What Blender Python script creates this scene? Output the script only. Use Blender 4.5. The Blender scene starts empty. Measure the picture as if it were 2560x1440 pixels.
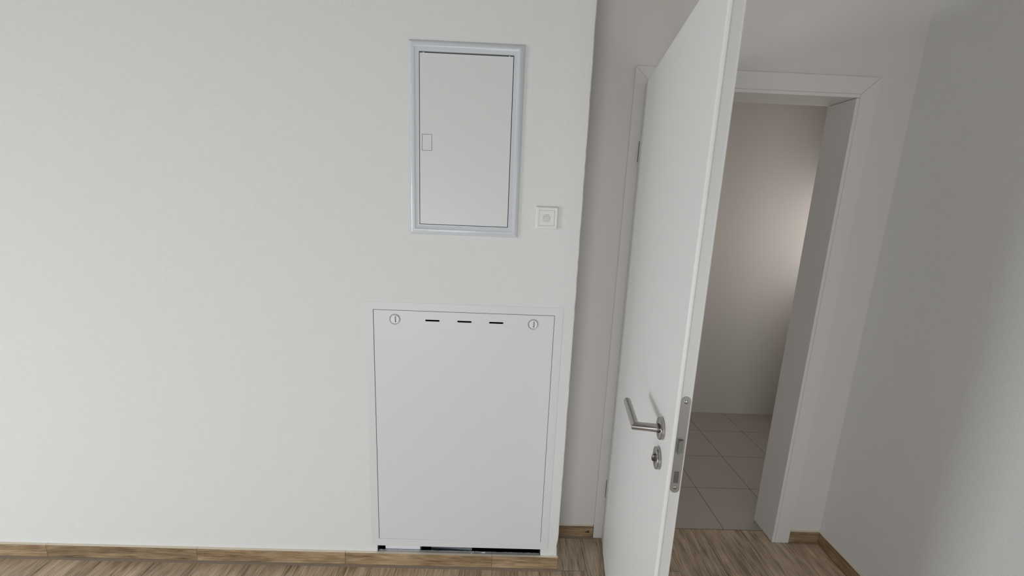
import bpy, bmesh, math, random
from mathutils import Vector, Matrix
random.seed(4)
S = bpy.context.scene
COL = S.collection

# ------------------------------------------------------------------ camera
PITCH, YAW, ROLL = 0.1984, 0.0191, 0.0410
CAM = Vector((0.0, -1.5077, 1.5295))
F = Vector((math.sin(YAW) * math.cos(PITCH), math.cos(YAW) * math.cos(PITCH), -math.sin(PITCH)))
R0 = Vector((math.cos(YAW), -math.sin(YAW), 0)); U0 = R0.cross(F)
RT = R0 * math.cos(ROLL) + U0 * math.sin(ROLL); UP = -R0 * math.sin(ROLL) + U0 * math.cos(ROLL)
cd = bpy.data.cameras.new('camera'); cam = bpy.data.objects.new('camera', cd); COL.objects.link(cam)
cd.sensor_fit = 'HORIZONTAL'; cd.sensor_width = 36; cd.lens = 1032.382 / 2560 * 36; cd.clip_start = 0.02
M = Matrix((RT, UP, -F)).transposed().to_4x4(); M.translation = CAM
cam.matrix_world = M; S.camera = cam

# ------------------------------------------------------------------ world and lights
S.view_settings.view_transform = 'Standard'; S.view_settings.look = 'None'
S.view_settings.gamma = 1; S.view_settings.use_curve_mapping = False
S.view_settings.exposure = -0.49
w = bpy.data.worlds.new('sky'); S.world = w; w.use_nodes = True
w.node_tree.nodes['Background'].inputs[0].default_value = (0.80, 0.90, 1.0, 1)
w.node_tree.nodes['Background'].inputs[1].default_value = 1.0

ROOM_L, ROOM_R, ROOM_B, CEIL = -4.4, 1.55, -3.5, 2.55
PIER = 0.2697          # free corner of the cabinet wall
D = 0.1819             # set-back wall with the door

def area(name, loc, direction, sx, sy, watts, color):
    l = bpy.data.lights.new(name, 'AREA'); l.shape = 'RECTANGLE'; l.size = sx; l.size_y = sy
    l.energy = watts; l.color = color
    o = bpy.data.objects.new(name, l); COL.objects.link(o); o.location = loc
    o.rotation_euler = Vector(direction).to_track_quat('-Z', 'Z').to_euler()
    return o
# daylight entering by the two terrace windows (left wall, wall behind the camera); unseen fill light added in the small room beyond
area('window_daylight_left', (ROOM_L - 0.05, -2.2, 0.42), (1, 0, 0), 2.6, 0.8, 300, (0.89, 0.95, 1.0))
area('window_daylight_back', (-1.1, ROOM_B - 0.05, 0.7), (0, 1, 0), 1.2, 1.3, 39, (0.93, 0.97, 1.0))
area('window_daylight_back_right', (0.85, ROOM_B - 0.05, 0.8), (0, 1, 0), 0.7, 1.5, 11, (0.93, 0.97, 1.0))
area('small_room_fill', (2.32, 0.8, 1.4), (-1, 0, 0), 0.7, 1.2, 6, (1.0, 0.97, 0.93))

# ------------------------------------------------------------------ materials
def lin(r, g, b):
    return tuple(((c / 255) / 12.92 if c / 255 <= 0.04045 else ((c / 255 + 0.055) / 1.055) ** 2.4) for c in (r, g, b)) + (1,)
def mat(name, color, rough=0.5, metal=0.0, spec=0.5):
    m = bpy.data.materials.new(name); m.use_nodes = True
    b = m.node_tree.nodes['Principled BSDF']
    b.inputs['Base Color'].default_value = color; b.inputs['Roughness'].default_value = rough
    b.inputs['Metallic'].default_value = metal; b.inputs['Specular IOR Level'].default_value = spec
    return m
def bump(m, scale, strength, dist=0.001, detail=3, rough_col=0.0, stretch=None):
    nt = m.node_tree; b = nt.nodes['Principled BSDF']
    tc = nt.nodes.new('ShaderNodeTexCoord'); n = nt.nodes.new('ShaderNodeTexNoise')
    n.inputs['Scale'].default_value = scale; n.inputs['Detail'].default_value = detail
    if stretch:
        mp = nt.nodes.new('ShaderNodeMapping'); mp.inputs['Scale'].default_value = stretch
        nt.links.new(tc.outputs['Object'], mp.inputs[0]); nt.links.new(mp.outputs[0], n.inputs['Vector'])
    else:
        nt.links.new(tc.outputs['Object'], n.inputs['Vector'])
    bp = nt.nodes.new('ShaderNodeBump'); bp.inputs['Strength'].default_value = strength; bp.inputs['Distance'].default_value = dist
    nt.links.new(n.outputs['Fac'], bp.inputs['Height']); nt.links.new(bp.outputs[0], b.inputs['Normal'])
    if rough_col:
        mx = nt.nodes.new('ShaderNodeMix'); mx.data_type = 'RGBA'
        c = b.inputs['Base Color'].default_value
        mx.inputs[6].default_value = [v * (1 - rough_col) for v in c[:3]] + [1]; mx.inputs[7].default_value = [min(1, v * (1 + rough_col * .6)) for v in c[:3]] + [1]
        nt.links.new(n.outputs['Fac'], mx.inputs[0]); nt.links.new(mx.outputs[2], b.inputs['Base Color'])
    return m
def wood(name, axis, dark, mid, light, rough=0.5):
    m = mat(name, mid, rough); nt = m.node_tree; b = nt.nodes['Principled BSDF']; L = nt.links.new; N = nt.nodes.new
    tc = N('ShaderNodeTexCoord'); oi = N('ShaderNodeObjectInfo')
    mul = N('ShaderNodeMath'); mul.operation = 'MULTIPLY'; mul.inputs[1].default_value = 37.0
    L(oi.outputs['Random'], mul.inputs[0])
    add = N('ShaderNodeVectorMath'); add.operation = 'ADD'; L(tc.outputs['Object'], add.inputs[0]); L(mul.outputs[0], add.inputs[1])
    def noise(sc, scale, detail, dist=0.0):
        mp = N('ShaderNodeMapping'); mp.inputs['Scale'].default_value = sc; L(add.outputs[0], mp.inputs[0])
        n = N('ShaderNodeTexNoise'); n.inputs['Scale'].default_value = scale; n.inputs['Detail'].default_value = detail
        n.inputs['Distortion'].default_value = dist; L(mp.outputs[0], n.inputs['Vector']); return n
    lo = (0.12, 1, 1) if axis == 'x' else (1, 0.12, 1)
    lo2 = (0.05, 1, 1) if axis == 'x' else (1, 0.05, 1)
    broad = noise(lo, 34, 4, 0.8); fine = noise(lo2, 300, 6, 0.08); patch = noise((1, 1, 1), 7, 2)
    cr = N('ShaderNodeValToRGB'); e = cr.color_ramp.elements
    e[0].position = 0.37; e[0].color = dark; e[1].position = 0.62; e[1].color = light
    x = e.new(0.50); x.color = mid
    a1 = N('ShaderNodeMath'); a1.operation = 'MULTIPLY'; a1.inputs[1].default_value = 0.36; L(broad.outputs['Fac'], a1.inputs[0])
    a2 = N('ShaderNodeMath'); a2.operation = 'MULTIPLY_ADD'; a2.inputs[1].default_value = 0.44; L(fine.outputs['Fac'], a2.inputs[0]); L(a1.outputs[0], a2.inputs[2])
    a3 = N('ShaderNodeMath'); a3.operation = 'MULTIPLY_ADD'; a3.inputs[1].default_value = 0.20; L(patch.outputs['Fac'], a3.inputs[0]); L(a2.outputs[0], a3.inputs[2])
    L(a3.outputs[0], cr.inputs[0])
    hv = N('ShaderNodeHueSaturation'); L(cr.outputs[0], hv.inputs['Color'])
    mr = N('ShaderNodeMapRange'); mr.inputs[3].default_value = 0.88; mr.inputs[4].default_value = 1.12
    L(oi.outputs['Random'], mr.inputs[0]); L(mr.outputs[0], hv.inputs['Value'])
    L(hv.outputs[0], b.inputs['Base Color'])
    bp = N('ShaderNodeBump'); bp.inputs['Strength'].default_value = 0.35; bp.inputs['Distance'].default_value = 0.001
    L(fine.outputs['Fac'], bp.inputs['Height']); L(bp.outputs[0], b.inputs['Normal'])
    return m

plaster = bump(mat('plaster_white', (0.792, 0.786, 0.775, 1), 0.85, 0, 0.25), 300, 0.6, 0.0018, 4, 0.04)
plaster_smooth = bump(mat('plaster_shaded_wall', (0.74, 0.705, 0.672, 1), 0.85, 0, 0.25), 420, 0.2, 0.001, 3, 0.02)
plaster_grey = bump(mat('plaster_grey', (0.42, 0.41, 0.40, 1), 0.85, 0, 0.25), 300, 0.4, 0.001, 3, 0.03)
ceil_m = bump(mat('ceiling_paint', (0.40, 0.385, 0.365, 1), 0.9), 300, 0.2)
frame_blue = bump(mat('lacquer_cool_white', (0.665, 0.69, 0.72, 1), 0.14, 0, 0.5), 240, 0.06, 0.0004)
door_w = bump(mat('lacquer_steel_white', (0.745, 0.745, 0.74, 1), 0.38, 0, 0.5), 300, 0.08, 0.0004, 3, 0.012)
cab_w = bump(mat('lacquer_white', (0.742, 0.743, 0.743, 1), 0.42, 0, 0.5), 300, 0.08, 0.0004, 3, 0.012)
plastic = bump(mat('plastic_white', (0.80, 0.795, 0.78, 1), 0.35, 0, 0.5), 200, 0.03, 0.0003)
leaf_m = bump(mat('door_lacquer', (0.735, 0.735, 0.725, 1), 0.45, 0, 0.4), 500, 0.12, 0.0004, 3, 0.012)
edge_m = bump(mat('door_edge_lacquer', (0.76, 0.755, 0.735, 1), 0.35, 0, 0.5), 500, 0.05, 0.0003)
casing_m = bump(mat('casing_lacquer', (0.75, 0.725, 0.70, 1), 0.45, 0, 0.4), 500, 0.08, 0.0003)
steel = bump(mat('brushed_steel', (0.42, 0.40, 0.375, 1), 0.18, 1.0), 300, 0.12, 0.0003, 4, 0.06, (1, 1, 0.15))
satin = bump(mat('satin_steel_plate', (0.34, 0.33, 0.31, 1), 0.45, 0.6), 300, 0.08, 0.0003, 4, 0.06, (1, 1, .15))
steel_dark = bump(mat('dark_steel', (0.20, 0.19, 0.18, 1), 0.4, 1.0), 200, 0.05, 0.0003)
bronze = bump(mat('brown_steel', (0.17, 0.145, 0.13, 1), 0.3, 1.0), 200, 0.05, 0.0003)
galv = bump(mat('galvanised_steel', (0.74, 0.76, 0.75, 1), 0.5, 0.15), 90, 0.25, 0.0008, 4, 0.18)
galv_dull = bump(mat('dull_zinc', (0.20, 0.22, 0.24, 1), 0.5, 0.3), 60, 0.2, 0.0008, 4, 0.2)
gap_grey = bump(mat('gap_shade_grey', (0.24, 0.24, 0.235, 1), 0.7), 200, 0.1)  # grey stands in for shade in door and latch gaps; sounder too
black = bump(mat('shadowed_cavity', (0.025, 0.025, 0.027, 1), 0.9), 80, 0.1)
grout = bump(mat('grout_brown', lin(112, 94, 79), 0.9), 300, 0.5, 0.001, 4, 0.15)
dusty = bump(mat('dusty_joint', lin(132, 116, 100), 0.9), 300, 0.6, 0.0015, 4, 0.25)
cream = bump(mat('tile_raw_edge', lin(247, 236, 214), 0.8), 300, 0.3, 0.0006, 3, 0.08)
white_block = bump(mat('polystyrene_white', (0.83, 0.82, 0.86, 1), 0.7), 150, 0.3, 0.001, 3, 0.04)
crumb_m = bump(mat('plaster_crumb', (0.82, 0.81, 0.79, 1), 0.9), 500, 0.5, 0.001)
knot_m = bump(mat('knot_dark', lin(48, 34, 26), 0.7), 300, 0.3, 0.001, 3, 0.3)
floor_wood = wood('wood_tile_floor', 'y', lin(128, 109, 88), lin(192, 170, 144), lin(226, 206, 182))
base_wood = wood('wood_tile_skirting', 'x', lin(92, 73, 53), lin(150, 125, 94), lin(184, 160, 127))
beige_tile = bump(mat('beige_tile', lin(186, 178, 168), 0.4), 60, 0.05, 0.0005, 4, 0.06)

# ------------------------------------------------------------------ helpers
def empty(name, loc, label=None, cat=None, kind=None, group=None):
    o = bpy.data.objects.new(name, None); COL.objects.link(o); o.location = loc; o.empty_display_size = 0.05
    return tag(o, label, cat, kind, group)
def tag(o, label=None, cat=None, kind=None, group=None):
    if label: o['label'] = label
    if cat: o['category'] = cat
    if kind: o['kind'] = kind
    if group: o['group'] = group
    return o
def wpos(o):
    p = Vector(o.location)
    while o.parent: o = o.parent; p += Vector(o.location)
    return p
def link(name, bm, mats, parent=None, origin=None, smooth=False):
    """verts are given in world coordinates; origin defaults to the bounding box's centre"""
    mats = mats if isinstance(mats, (list, tuple)) else [mats]
    if origin is None:
        lo = [min(v.co[i] for v in bm.verts) for i in range(3)]; hi = [max(v.co[i] for v in bm.verts) for i in range(3)]
        origin = Vector([(a + b) / 2 for a, b in zip(lo, hi)])
    origin = Vector(origin)
    bmesh.ops.translate(bm, verts=bm.verts, vec=-origin)
    me = bpy.data.meshes.new(name); bm.to_mesh(me); bm.free()
    for m in mats: me.materials.append(m)
    if smooth:
        me.polygons.foreach_set('use_smooth', [True] * len(me.polygons))
        try: me.set_sharp_from_angle(angle=math.radians(35))
        except Exception: pass
    o = bpy.data.objects.new(name, me); COL.objects.link(o)
    if parent: o.parent = parent; o.location = origin - wpos(parent)
    else: o.location = origin
    return o
def nb(): return bmesh.new()
def box(bm, x0, x1, y0, y1, z0, z1, bev=0.0, seg=2):
    g = bmesh.ops.create_cube(bm, size=1.0)
    vs = g['verts']
    for v in vs:
        v.co = Vector((x0 + (v.co.x + .5) * (x1 - x0), y0 + (v.co.y + .5) * (y1 - y0), z0 + (v.co.z + .5) * (z1 - z0)))
    if bev:
        es = list({e for v in vs for e in v.link_edges})
        bmesh.ops.bevel(bm, geom=es, offset=bev, segments=seg, affect='EDGES', profile=0.5)
    return bm
def prism(bm, pts, ext):
    """polygon pts (3-D) extruded by vector ext"""
    a = [bm.verts.new(p) for p in pts]; b = [bm.verts.new(Vector(p) + Vector(ext)) for p in pts]
    n = len(pts); bm.faces.new(a); bm.faces.new(b[::-1])
    for i in range(n): bm.faces.new((a[i], b[i], b[(i + 1) % n], a[(i + 1) % n]))
    bmesh.ops.recalc_face_normals(bm, faces=bm.faces); return bm
def tube(bm, a, b, r, seg=32, bev=0.0, bseg=3):
    """closed cylinder from a to b, rounded at the far rim (b) and the near rim (a)"""
    a, b = Vector(a), Vector(b); ax = b - a; h = ax.length; ax.normalize(); q = ax.to_track_quat('Z', 'Y')
    pr = [(r - bev, 0.0)] if bev else []
    if bev: pr += [(r - bev + bev * math.sin(t), bev - bev * math.cos(t)) for t in [math.pi / 2 * i / bseg for i in range(1, bseg + 1)]]
    else: pr += [(r, 0.0)]
    pr += [(x, h - y) for x, y in reversed(pr)]
    ls = [[bm.verts.new(a + q @ Vector((x * math.cos(2 * math.pi * i / seg), x * math.sin(2 * math.pi * i / seg), y))) for i in range(seg)] for x, y in pr]
    for l, m in zip(ls, ls[1:]):
        for i in range(seg): bm.faces.new((l[i], l[(i + 1) % seg], m[(i + 1) % seg], m[i]))
    bm.faces.new(ls[0][::-1]); bm.faces.new(ls[-1]); return bm
def ring(bm, x0, x1, z0, z1, prof):
    """rectangular frame swept round; prof = [(inset from outer edge, y)], open profile, mitred corners"""
    loops = []
    for ins, y in prof:
        loops.append([bm.verts.new(p) for p in ((x0 + ins, y, z0 + ins), (x1 - ins, y, z0 + ins), (x1 - ins, y, z1 - ins), (x0 + ins, y, z1 - ins))])
    for a, b in zip(loops, loops[1:]):
        for i in range(4): bm.faces.new((a[i], a[(i + 1) % 4], b[(i + 1) % 4], b[i]))
    bmesh.ops.recalc_face_normals(bm, faces=bm.faces); return bm
def plate(outline, holes, y0, y1):
    """XZ plate with real holes, from y0 (front) to y1 (back); returns a bmesh"""
    cu = bpy.data.curves.new('plate', 'CURVE'); cu.dimensions = '2D'; cu.fill_mode = 'BOTH'; cu.extrude = abs(y1 - y0) / 2
    for pts in [outline] + holes:
        sp = cu.splines.new('POLY'); sp.points.add(len(pts) - 1); sp.use_cyclic_u = True
        for p, (x, z) in zip(sp.points, pts): p.co = (x, z, 0, 1)
    o = bpy.data.objects.new('plate', cu); COL.objects.link(o)
    dg = bpy.context.evaluated_depsgraph_get(); me = bpy.data.meshes.new_from_object(o.evaluated_get(dg))
    bm = bmesh.new(); bm.from_mesh(me)
    bpy.data.objects.remove(o); bpy.data.curves.remove(cu); bpy.data.meshes.remove(me)
    for v in bm.verts: v.co = Vector((v.co.x, (y0 + y1) / 2 - v.co.z, v.co.y))
    bmesh.ops.remove_doubles(bm, verts=bm.verts, dist=1e-6)
    bmesh.ops.recalc_face_normals(bm, faces=bm.faces); return bm
def rect(x0, x1, z0, z1): return [(x0, z0), (x1, z0), (x1, z1), (x0, z1)]
def circ(x, z, r, n=10): return [(x + r * math.cos(2 * math.pi * i / n), z + r * math.sin(2 * math.pi * i / n)) for i in range(n)]
def slot(x0, x1, z, r, n=8):
    p = [(x1 - r + r * math.cos(a), z + r * math.sin(a)) for a in [-math.pi / 2 + math.pi * i / n for i in range(n + 1)]]
    return p + [(x0 + r + r * math.cos(a), z + r * math.sin(a)) for a in [math.pi / 2 + math.pi * i / n for i in range(n + 1)]]
def adj(v, c, y): return c + (v - c) * (CAM.y - y) / CAM.y      # from the wall plane onto a plane y in front of it
ax_ = lambda x, y: adj(x, 0.0, y)
az_ = lambda z, y: adj(z, CAM.z, y)

# ------------------------------------------------------------------ floor: wood-look tiles
JX, PW = 0.400, 0.204
floor = empty('floor', (0, -2.5, -0.012), 'brown wood-look tile floor with dark narrow joints', kind='structure')
bm = nb(); box(bm, ROOM_L - .1, ROOM_R + .1, ROOM_B - .1, D + .06, -0.06, -0.0025); link('grout_bed', bm, grout, floor)
k0 = math.floor((ROOM_L - JX) / PW); k1 = math.ceil((ROOM_R - JX) / PW)
TL, g = 1.2, 0.0009
for k in range(k0, k1):
    xa, xb = max(ROOM_L, JX + k * PW), min(ROOM_R, JX + (k + 1) * PW)
    if xb - xa < 0.01: continue
    off = -0.0125 if k == -1 else -0.0125 - (0.37 + 0.41 * (k * 7 % 5)) % 1.2
    yy = off + 2 * TL
    while yy > ROOM_B:
        yb, ya = min(yy, D + .062), max(yy - TL, ROOM_B); yy -= TL
        if yb - ya < 0.02: continue
        bm = nb(); box(bm, xa + g, xb - g, ya + g, yb - g, -0.010, random.uniform(-0.0004, 0.0))
        link('wood_tile', bm, floor_wood, floor)

# ------------------------------------------------------------------ walls
HX0, HX1, HZ0, HZ1 = -0.4985, 0.1970, 0.020, 1.130        # lower cabinet's niche
UX0, UX1, UZ0, UZ1 = -0.330, 0.022, 1.430, 2.035          # upper cabinet's niche
bm = plate([(ROOM_L, 0), (PIER - .004, 0), (PIER - .004, CEIL), (ROOM_L, CEIL)], [rect(HX0, HX1, HZ0, HZ1), rect(UX0, UX1, UZ0, UZ1)], 0.0, 0.178)
# uneven trowelled corner bead along the free edge
n = 90; cols = []
for i in range(n + 1):
    z = CEIL * i / n
    j = random.uniform(-.0009, .0009)
    if 0.063 < z < 0.16: j -= 0.0022 * math.sin((z - .063) / .097 * math.pi)
    x = PIER + j
    cols.append([bm.verts.new((px, py, z)) for px, py in ((PIER - .004, 0.0), (x - .0032, 0.0), (x - .001, .0011), (x, .004), (PIER, .178), (PIER - .004, .178))])
for a, b in zip(cols, cols[1:]):
    for i in range(5): bm.faces.new((a[i], a[i + 1], b[i + 1], b[i]))
bmesh.ops.remove_doubles(bm, verts=bm.verts, dist=1e-6)
wall = link('wall_front', bm, plaster)
tag(wall, 'white roughly plastered wall holding the two flush cabinets, ending in a corner', kind='structure')

OX0, OX1, OZ = 0.529, 1.335, 1.998                        # doorway
bm = nb(); box(bm, PIER - .3, OX0, D, D + .13, 0, CEIL); box(bm, OX1, ROOM_R + .13, D, D + .13, 0, CEIL); box(bm, OX0, OX1, D, D + .13, OZ, CEIL)
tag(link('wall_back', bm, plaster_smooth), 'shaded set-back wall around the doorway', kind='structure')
bm = nb(); box(bm, ROOM_R, ROOM_R + .13, ROOM_B, D, 0, CEIL)
tag(link('wall_right', bm, plaster), 'plain white wall to the right of the doorway', kind='structure')
bm = nb(); W0, W1 = -3.45, -0.85
box(bm, ROOM_L - .2, ROOM_L, W1, .18, 0, CEIL); box(bm, ROOM_L - .2, ROOM_L, ROOM_B, W0, 0, CEIL); box(bm, ROOM_L - .2, ROOM_L, W0, W1, 0.9, CEIL)
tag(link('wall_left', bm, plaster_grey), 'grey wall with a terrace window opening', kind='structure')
bm = nb()
for xa, xb, za in ((ROOM_L - .2, -1.72, 0), (-.48, .48, 0), (1.22, ROOM_R + .13, 0), (-1.72, -.48, 1.4), (.48, 1.22, 1.6)):
    box(bm, xa, xb, ROOM_B - .2, ROOM_B, za, CEIL)
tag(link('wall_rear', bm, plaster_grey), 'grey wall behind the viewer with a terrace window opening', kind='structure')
bm = nb(); box(bm, ROOM_L - .2, ROOM_R + .13, ROOM_B - .2, D + .13, CEIL, CEIL + .1)
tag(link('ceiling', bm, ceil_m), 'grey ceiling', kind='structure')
# the small room beyond the doorway
BX0, BX1, BY1 = 0.2, 2.36, 1.45
bm = nb(); box(bm, BX0, BX1, BY1, BY1 + .1, 0, CEIL)
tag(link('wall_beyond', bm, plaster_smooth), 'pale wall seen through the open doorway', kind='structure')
bm = nb(); box(bm, BX0 - .1, BX0, D + .13, BY1 + .1, 0, CEIL); box(bm, BX1, BX1 + .1, D + .13, BY1 + .1, 0, CEIL); box(bm, BX0, BX1, D + .13, BY1, CEIL, CEIL + .1)
box(bm, ROOM_R + .13, BX1 + .1, D, D + .13, 0, CEIL)
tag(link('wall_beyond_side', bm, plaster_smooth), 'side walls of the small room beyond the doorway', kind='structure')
fl2 = empty('floor_beyond', (1.2, .8, -.01), 'beige tiled floor of the room beyond the doorway', kind='structure')
bm = nb(); box(bm, BX0, BX1, D + .06, BY1, -.06, -.002); link('grout_bed', bm, grout, fl2)
for i in range(7):
    for j in range(5):
        xa, ya = BX0 + .31 * i, D + .065 + .31 * j
        xb, yb = min(xa + .307, BX1), min(ya + .307, BY1)
        if xb - xa > .02 and yb - ya > .02:
            bm = nb(); box(bm, xa, xb, ya, yb, -.01, 0); link('floor_tile', bm, beige_tile, fl2)

# ------------------------------------------------------------------ baseboards: cut wood-look tiles with raw cream top edge
BH = 0.0629
def base_tile(parent, x0, x1, y0, y1, z0=0.0035, z1=BH, m=None):
    bm = nb(); box(bm, x0, x1, y0, y1, z0, z1)
    bm.faces.ensure_lookup_table()
    for f in bm.faces:
        if f.normal.z > .5: f.material_index = 1
    return link('baseboard_tile', bm, [m or base_wood, cream], parent)
bfront = empty('baseboard_front', (-1, -.006, 0), 'brown wood-look tile skirting under the cabinet wall, cream cut top edge', kind='structure')
xs = [PIER + .0015, -0.0106] + [-0.0106 - .62 * i for i in range(1, 8)] + [ROOM_L]
for a, b in zip(xs, xs[1:]): base_tile(bfront, max(b, ROOM_L) + .0006, a - .0006, -.0112, -.0004)
bm = nb(); prism(bm, [(ROOM_L, -.001, -.002), (ROOM_L, -.0195, -.002), (ROOM_L, -.0190, .0006), (ROOM_L, -.0125, .0062), (ROOM_L, -.001, .0066)], (PIER + .0015 - ROOM_L, 0, 0)); link('joint', bm, dusty, bfront)
bback = empty('baseboard_back', (.37, D, 0), 'short brown wood-look skirting tile on the set-back wall', kind='structure')
t = base_tile(bback, PIER, .4605, D - .011, D - .0002)
bm = nb(); P = [(random.uniform(.0035, .0068)) for _ in range(12)]
kx, kz, ky = 0.4385, 0.034, D - .0112
prism(bm, [(kx + P[i] * 1.0 * math.cos(i * math.pi / 6), ky, kz + P[i] * math.sin(i * math.pi / 6)) for i in range(12)], (0, .0004, 0))
prism(bm, [(kx - .019, ky, kz - .002), (kx - .003, ky, kz - .005), (kx - .003, ky, kz + .002)], (0, .0004, 0))
tag(link('knot', bm, knot_m, t), 'small dark knot')
bm = nb(); prism(bm, [(PIER, D - .001, -.002), (PIER, D - .0185, -.002), (PIER, D - .018, .0006), (PIER, D - .0120, .0062), (PIER, D - .001, .0066)], (.4625 - PIER, 0, 0)); link('joint', bm, dusty, bback)
base_tile(bback, 1.402, ROOM_R - .0112, D - .011, D - .0002)
bright = empty('baseboard_right', (ROOM_R, -1, 0), 'brown wood-look tile skirting along the plain right wall', kind='structure')
bwy = wood('wood_tile_skirting_side', 'y', lin(92, 73, 53), lin(150, 125, 94), lin(184, 160, 127))
yy = D
while yy > ROOM_B: base_tile(bright, ROOM_R - .011, ROOM_R - .0004, max(yy - .6, ROOM_B) + .0006, yy - .0006, m=bwy); yy -= .6

# ------------------------------------------------------------------ upper flush cabinet
uc = empty('fuse_box', (-.153, 0, 1.413), 'tall narrow upper flush cabinet with raised cool-white frame and plain door', 'cabinet')
fx0, fx1, fz0, fz1 = -0.3475, 0.0409, 1.4129, 2.0531
yd = -0.0095
ux0, ux1, uz0, uz1 = -0.3115, 0.0045, 1.4487, 2.0143
wL = ux0 - fx0
prof = [(0, -.0002), (.0004, -.0024), (.0030, -.0058), (.0070, -.0090), (.0110, -.0112), (.0145, -.0124), (.0172, -.0128), (.0190, -.0124), (.0212, -.0111), (.0232, -.0098), (.0250, -.0093), (wL - .0006, -.0092), (wL, -.0086), (wL, .012)]
bm = nb(); ring(bm, fx0, fx1, fz0, fz1, prof); link('frame', bm, frame_blue, uc, smooth=True)
gp = .0023
lx0, lx1, lz0, lz1 = [ax_(-.3040, yd), ax_(-.2695, yd), az_(1.7030, yd), az_(1.7580, yd)]
bm = plate(rect(ux0 + gp, ux1 - gp, uz0 + gp, uz1 - gp), [rect(lx0, lx1, lz0, lz1)], yd + .0005, yd + .004)
dr = link('door', bm, door_w, uc)
bm = nb(); box(bm, lx0 + .0013, lx1 - .0013, yd + .0006, yd + .004, lz0 + .0013, lz1 - .0013, .0004, 1)
link('push_latch', bm, door_w, dr)
bm = nb(); box(bm, lx0 - .004, lx1 + .004, yd + .0042, yd + .0062, lz0 - .004, lz1 + .004)
tag(link('latch_backing', bm, gap_grey, dr), 'dark backing behind the latch')
bm = nb()
for a_ in ((ux0 - .002, ux0 + .012, uz0, uz1), (ux1 - .012, ux1 + .002, uz0, uz1), (ux0 + .012, ux1 - .012, uz0, uz0 + .012), (ux0 + .012, ux1 - .012, uz1 - .012, uz1)):
    box(bm, a_[0], a_[1], yd + .0075, yd + .0085, a_[2], a_[3])
tag(link('gap_backing', bm, gap_grey, uc), 'added grey strip that sets the shade of the gap')  # strip added behind the gap, its grey gives the gap's shade
for x in (-.297, -.011):
    bm = nb(); box(bm, x - .002, x + .002, yd + .001, yd + .006, uz1 - gp - .0002, uz1 - .0001)
    link('hinge_pin', bm, plastic, uc)
bm = nb()
box(bm, UX0 + .001, UX1 - .001, .09, .092, UZ0 + .001, UZ1 - .001)
box(bm, UX0 + .001, UX0 + .003, .013, .09, UZ0 + .001, UZ1 - .001); box(bm, UX1 - .003, UX1 - .001, .013, .09, UZ0 + .001, UZ1 - .001)
box(bm, UX0 + .003, UX1 - .003, .013, .09, UZ0 + .001, UZ0 + .003); box(bm, UX0 + .003, UX1 - .003, .013, .09, UZ1 - .003, UZ1 - .001)
tag(link('back_box', bm, black, uc), 'dark inner box')

# ------------------------------------------------------------------ lower flush cabinet
lc = empty('manifold_cabinet', (-.147, 0, .06), 'large white lower flush cabinet with three vent slots and two turn locks', 'cabinet')
x0, x1, z0, z1 = -0.4894, 0.1951, 0.1271, 1.1261
F0, F1, FZ0, FZ1 = -.5200, .2262, .0935, 1.1555
bm = plate(rect(F0, F1, FZ0, FZ1), [rect(x0, x1, z0, z1)], -.0012, .004); link('frame', bm, cab_w, lc)
bm = nb()
box(bm, x0 - .002, x0 + .012, .0042, .0055, z0, z1); box(bm, x1 - .012, x1 + .002, .0042, .0055, z0, z1)
box(bm, x0 + .012, x1 - .012, .0042, .0055, z0 - .002, z0 + .008); box(bm, x0 + .012, x1 - .012, .0042, .0055, z1 - .008, z1 + .002)
tag(link('gap_backing', bm, gap_grey, lc), 'added grey strip that sets the shade of the gap')  # shade of the gap is put into the grey of these strips
g2 = .0021
slots = [circ(-.4079, 1.0896, .0214, 40), circ(.1149, 1.0885, .0214, 40), slot(-.2936, -.2394, 1.0893, .0034), slot(-.1730, -.1186, 1.0893, .0034), slot(-.0528, .0017, 1.0893, .0034)]
bm = plate(rect(x0 + .0026, x1 - .0019, z0 + .0015, z1 - g2), slots, -.0008, .002)
dr2 = link('door', bm, cab_w, lc)
def turn_lock(cx, cz):
    y = -.0008
    bm = nb()                                              # sunk dish round the knob
    pr = [(.0222, -.0001), (.0219, -.0010), (.0212, -.0012), (.0205, -.0005), (.0178, .0090), (.0100, .0092)]
    ls = []
    for r, h in pr: ls.append([bm.verts.new((cx + r * math.cos(a), y + h, cz + r * math.sin(a))) for a in [2 * math.pi * i / 40 for i in range(40)]])
    for a, b in zip(ls, ls[1:]):
        for i in range(40): bm.faces.new((a[i], a[(i + 1) % 40], b[(i + 1) % 40], b[i]))
    bm.faces.new(ls[-1]); bmesh.ops.recalc_face_normals(bm, faces=bm.faces)
    lk = link('turn_lock', bm, plastic, dr2, smooth=True)
    bm = plate(circ(cx, cz, .0160, 40), [rect(cx + .0002, cx + .0056, cz - .0120, cz + .0120)], y - .0012, y + .0088)
    link('knob', bm, plastic, lk)
turn_lock(-.4079, 1.0896); turn_lock(.1149, 1.0885)
bm = nb()                                                   # sheet-metal box in the niche
box(bm, HX0 + .001, HX1 - .001, .115, .117, HZ0, HZ1 - .001)
box(bm, HX0 + .001, HX0 + .003, .0057, .115, HZ0, HZ1 - .001); box(bm, HX1 - .003, HX1 - .001, .0057, .115, HZ0, HZ1 - .001)
box(bm, HX0 + .003, HX1 - .003, .016, .115, HZ0, HZ0 + .002); box(bm, HX0 + .003, HX1 - .003, .0057, .115, HZ1 - .003, HZ1 - .001)
tag(link('back_box', bm, black, lc), 'dark inner box')
bm = nb(); n = 60                                           # galvanised sill rail: L section with a slightly dented edge
rows = []
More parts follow.
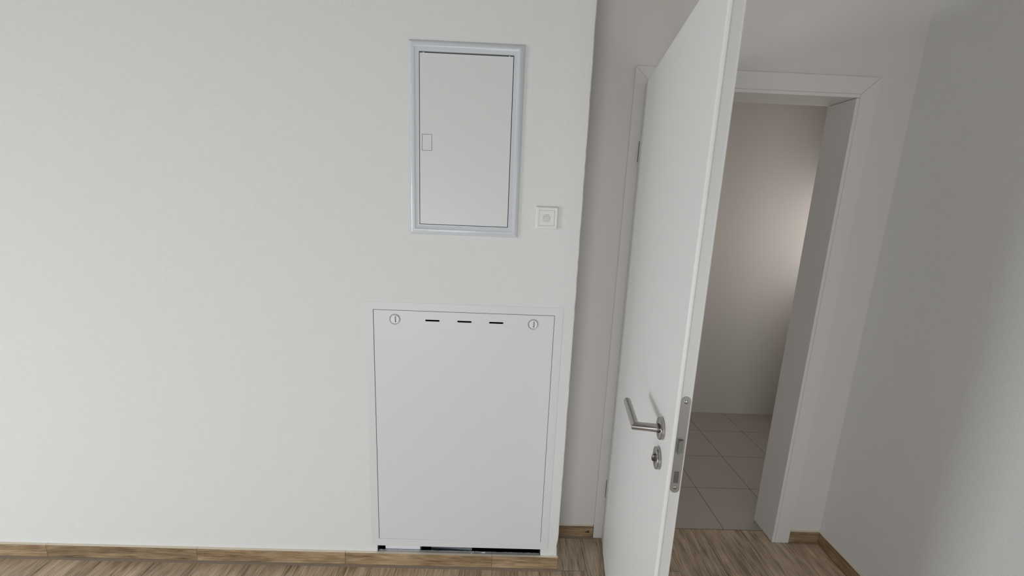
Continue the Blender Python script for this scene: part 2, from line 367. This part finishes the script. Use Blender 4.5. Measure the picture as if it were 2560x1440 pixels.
for i in range(n + 1):
    x = HX0 + .002 + (HX1 - HX0 - .004) * i / n; d = random.uniform(-.0006, .0006)
    rows.append([bm.verts.new(p) for p in ((x, -.0003, .030), (x, -.0004, .0575 + d * .3), (x, .001, .0600 + d * .5), (x, .0135 + d, .0612 + d), (x, .0145 + d, .058))])
for a, b in zip(rows, rows[1:]):
    for i in range(4): bm.faces.new((a[i], a[i + 1], b[i + 1], b[i]))
bmesh.ops.recalc_face_normals(bm, faces=bm.faces)
tag(link('sill_rail', bm, galv, lc, smooth=True), 'galvanised grey sill rail')
bm = nb(); box(bm, -.4690, -.3195, .0175, .050, .024, .150, .002); box(bm, -.4690, -.430, .0155, .0175, .085, .0873)
tag(link('insulation_block', bm, white_block, lc), 'white block showing in the gap')
bm = nb(); prism(bm, [(-.275, .034, .030), (-.098, .018, .030), (-.096, .018, .160), (-.275, .034, .160)], (0, .0015, 0))
tag(link('metal_sheet', bm, galv_dull, lc), 'blue-grey sheet metal showing in the gap')

def crumb(bm, p, r):
    g = bmesh.ops.create_icosphere(bm, subdivisions=1, radius=r)
    s = Vector((random.uniform(.7, 1.5), random.uniform(.7, 1.3), random.uniform(.5, .9)))
    for v in g['verts']: v.co = Vector((v.co.x * s.x, v.co.y * s.y, v.co.z * s.z)) * random.uniform(.8, 1.2) + Vector(p)
bm = nb()
for x, r in ((-.098, .0030), (-.093, .0022), (-.086, .0014), (-.078, .0015), (-.071, .0014), (-.062, .0018), (-.052, .0034), (-.045, .0040), (-.040, .0026), (-.036, .0018), (-.09, .0030), (-.485, .0025), (-.478, .002), (-.43, .0013), (-.405, .0016), (-.38, .001), (.10, .0012), (.13, .0013), (.16, .0012), (.17, .001)):
    crumb(bm, (x, random.uniform(.003, .013), .0618 + r * .35), r)
for i in range(40):
    r = random.uniform(.0005, .0011); crumb(bm, (random.uniform(-.49, .19), random.uniform(.002, .013), .0612 + r * .4), r)
tag(link('plaster_crumbs', bm, crumb_m), 'white plaster crumbs scattered on the galvanised rail under the cabinet', 'crumbs', 'stuff')
bm = nb()
for x, y in ((.352, -.001), (.36, .13), (.33, .12), (.44, .14), (.43, .11), (.31, .10)):
    crumb(bm, (x, y, .0007), random.uniform(.0008, .0018))
for i in range(60):
    crumb(bm, (random.uniform(-.6, .49), random.uniform(-.09, -.02) if random.random() < .6 else random.uniform(.0, .16), .0003), random.uniform(.0004, .0010))
for v in [v for v in bm.verts if v.co.x < PIER + .003 and v.co.y > -.018]: bm.verts.remove(v)
tag(link('dust_specks', bm, crumb_m), 'white dust specks on the brown floor near the skirting', 'dust', 'stuff')

# ------------------------------------------------------------------ door buzzer
bx, bz, bs = .1436, 1.4884, .0405
bz_ = empty('door_buzzer', (bx, 0, bz - bs), 'small square white buzzer plate with dotted sound holes beside the upper cabinet', 'buzzer')
m0 = .0270
prof = [(0, -.0002), (.0002, -.0035), (.0012, -.0055), (.0035, -.0085), (.0048, -.0093), (.0062, -.0094), (bs - m0 - .0012, -.0080), (bs - m0 - .0004, -.0076), (bs - m0, -.0070), (bs - m0, -.001)]
bm = nb(); ring(bm, bx - bs, bx + bs, bz - bs, bz + bs, prof); link('frame', bm, plastic, bz_, smooth=True)
mx, mz, mm = bx - .0003, bz, m0 - .0005
holes = []
for r_, c_ in enumerate((4, 6, 6, 6, 6, 4)):
    for q in range(c_): holes.append(circ(mx - .0006 + (q - (c_ - 1) / 2) * .0047, mz + (2.5 - r_) * .0047, .00115, 8))
bm = plate(rect(mx - mm, mx + mm, mz - mm, mz + mm), holes, -.0086, -.0060); cv = link('sound_cover', bm, plastic, bz_)
bm = nb(); box(bm, mx - mm + .002, mx + mm - .002, -.0035, -.0015, mz - mm + .002, mz + mm - .002)
tag(link('sounder', bm, gap_grey, bz_), 'dark grey sounder behind the holes')

# ------------------------------------------------------------------ door frame (casing and lining)
tr = empty('trim_1', (.5, D, 0), 'off-white mitred door casing around the open doorway', kind='structure')
CW = OX0 - .4635; yc0, yc1 = D - .012, D - .0002
cx0, cx1, ct = .4635, OX1 + CW, 2.0599
mg = .0004
def casing(pts):
    bm = nb(); prism(bm, [(x, yc0, z) for x, z in pts], (0, yc1 - yc0, 0))
    es = [e for e in bm.edges if all(abs(v.co.y - yc0) < 1e-6 for v in e.verts)]
    bmesh.ops.bevel(bm, geom=es, offset=.0012, segments=2, affect='EDGES'); link('casing', bm, casing_m, tr)
casing([(cx0, .001), (OX0, .001), (OX0, OZ - mg), (cx0, ct - mg)])
casing([(cx0 + mg, ct), (OX0 + mg, OZ), (OX1 - mg, OZ), (cx1 - mg, ct)])
casing([(OX1, .001), (cx1, .001), (cx1, ct - mg), (OX1, OZ - mg)])
for a in ((OX0 + .0003, OX0 + .014, .0, OZ - .0145), (OX1 - .014, OX1 - .0003, .0, OZ - .0145), (OX0 + .0003, OX1 - .0003, OZ - .0140, OZ - .0003)):
    bm = nb(); box(bm, a[0], a[1], yc0 + .001, D + .135, a[2] + .001, a[3], .001, 1); link('lining', bm, casing_m, tr)

# ------------------------------------------------------------------ open door
H = Vector((.5011, .1609, 0)); DD = Vector((-.14187192, -.98988502, 0)); NN = Vector((-.98988502, .14187192, 0)); DL, DH, DZ = .8608, 1.990, .006
def dp(s, n, z): return H + DD * s + NN * n + Vector((0, 0, z))      # along the leaf, out of its visible face, up
door = empty('door_1', H, 'open white rebated door with steel lever handle, standing right of the cabinet wall', kind='structure')
lip_t, lip_w, th = .0095, .013, .0365
# section of the rebated leaf: (s, n)
sec = [(0, -.002), (.002, 0), (DL - .0045, 0), (DL - .0022, -.0006), (DL - .0006, -.0022), (DL, -.0045), (DL, -lip_t + .002), (DL - .002, -lip_t), (DL - lip_w, -lip_t), (DL - lip_w, -th + .002), (DL - lip_w - .002, -th), (lip_w, -th), (lip_w, -lip_t), (0, -lip_t)]
bm = nb(); prism(bm, [dp(s, n_, DZ) for s, n_ in sec], (0, 0, DH - DZ))
for f in bm.faces:
    c = f.calc_center_median() - H
    if abs(f.normal.z) < .5 and c.dot(DD) > DL - .02 and f.normal.dot(DD) > .5 : f.material_index = 1
link('leaf', bm, [leaf_m, edge_m], door, smooth=True)
HS, HZ = .7795, 1.0205
def disc(r, s, z, n0, n1, bev=.0012): bm = nb(); tube(bm, dp(s, n0, z), dp(s, n1, z), r, 48, bev, 3); return bm
rs = link('handle_rose', disc(.0262, HS, HZ, .0002, .0095), steel, door, smooth=True)
tag(rs, 'round brushed steel rose')
link('collar', disc(.0112, HS, HZ, .0095, .0125, .0004), steel_dark, rs, smooth=True)
# mitred L lever, one swept tube with rounded end
EL, RR = .0640, .0098
bm = nb(); seg = 32; loops = []
def loop(center, u, v): return [bm.verts.new(center + u * math.cos(2 * math.pi * i / seg) + v * math.sin(2 * math.pi * i / seg)) for i in range(seg)]
Zv = Vector((0, 0, RR))
loops.append(loop(dp(HS, .0120, HZ), DD * RR, Zv))
loops.append(loop(dp(HS, EL - .0105, HZ), DD * RR, Zv))
loops.append(loop(dp(HS, EL, HZ), (DD + NN) * RR, Zv))                # mitre
for s_, k in ((.0105, 1), (.128, 1), (.1315, .97), (.1335, .88), (.1345, .74), (.1348, .5)):
    loops.append(loop(dp(HS - s_, EL, HZ), NN * RR * k, Zv * k))
for a, b in zip(loops, loops[1:]):
    for i in range(seg): bm.faces.new((a[i], a[(i + 1) % seg], b[(i + 1) % seg], b[i]))
bm.faces.new(loops[-1]); bm.faces.new(loops[0][::-1])
bmesh.ops.recalc_face_normals(bm, faces=bm.faces)
tag(link('lever_handle', bm, steel, door, smooth=True), 'brushed steel L-shaped lever handle')
KS, KZ = .7805, .9425
kr = link('lock_rose', disc(.0262, KS, KZ, .0002, .0095), steel, door, smooth=True); tag(kr, 'round brushed steel lock rose')
bm = nb()
g_ = bmesh.ops.create_uvsphere(bm, u_segments=24, v_segments=16, radius=1.0)
for v in g_['verts']:
    x_, y_, z_ = v.co; n_ = max(0.0, x_)
    v.co = dp(KS + y_ * .0034, .0095 + (n_ ** .6) * .0085, KZ + math.copysign(abs(z_) ** .8, z_) * .0100)
bmesh.ops.remove_doubles(bm, verts=bm.verts, dist=1e-6)
tag(link('thumb_turn', bm, bronze, kr, smooth=True), 'small dark thumb turn')
bm = nb(); prism(bm, [dp(KS + a_, .0096, KZ + b_) for a_, b_ in ((-.0045, -.0112), (.0045, -.0112), (.0045, .0112), (-.0045, .0112))], NN * .0010)
tag(link('turn_seat', bm, steel_dark, kr), 'dark seat of the thumb turn')
# lock face plate on the rebated edge
es_ = DL - lip_w; PZ0, PZ1, pc, pw = .9035 - .0005, 1.138, -.0231, .0098
out = []
for i in range(9): t_ = math.pi + math.pi * i / 8; out.append((pc + pw * math.cos(t_), PZ0 + pw + pw * math.sin(t_)))
for i in range(9): t_ = math.pi * i / 8; out.append((pc + pw * math.cos(t_), PZ1 - pw + pw * math.sin(t_)))
bm = nb(); prism(bm, [dp(es_ + .0002, n_, z) for n_, z in out], DD * .0012)
fp = link('lock_plate', bm, satin, door); tag(fp, 'steel lock face plate on the door edge')
for z in (PZ0 + .0125, PZ1 - .0125):
    bm = nb(); tube(bm, dp(es_ + .0014, pc, z), dp(es_ + .0024, pc, z), .0040, 20, .0008, 2); link('screw', bm, steel, fp, smooth=True)
bm = nb(); prism(bm, [dp(es_ + .0014, pc + .006, HZ - .016), dp(es_ + .0125, pc + .006, HZ - .016), dp(es_ + .0014, pc - .006, HZ - .016)], (0, 0, .032)); link('latch_bolt', bm, satin, fp)
bm = nb(); prism(bm, [dp(es_ + .0014, pc + .005, KZ - .014), dp(es_ + .0024, pc + .005, KZ - .014), dp(es_ + .0024, pc - .005, KZ - .014), dp(es_ + .0014, pc - .005, KZ - .014)], (0, 0, .028)); link('dead_bolt', bm, steel_dark, fp)
for za, zb in ((1.712, 1.790), (.224, .312)):
    bm = nb(); tube(bm, dp(-.0050, -.0020, za), dp(-.0050, -.0020, zb), .0036, 16, .0006, 2)
    tag(link('hinge', bm, steel_dark, door, smooth=True), 'dark steel hinge barrel')
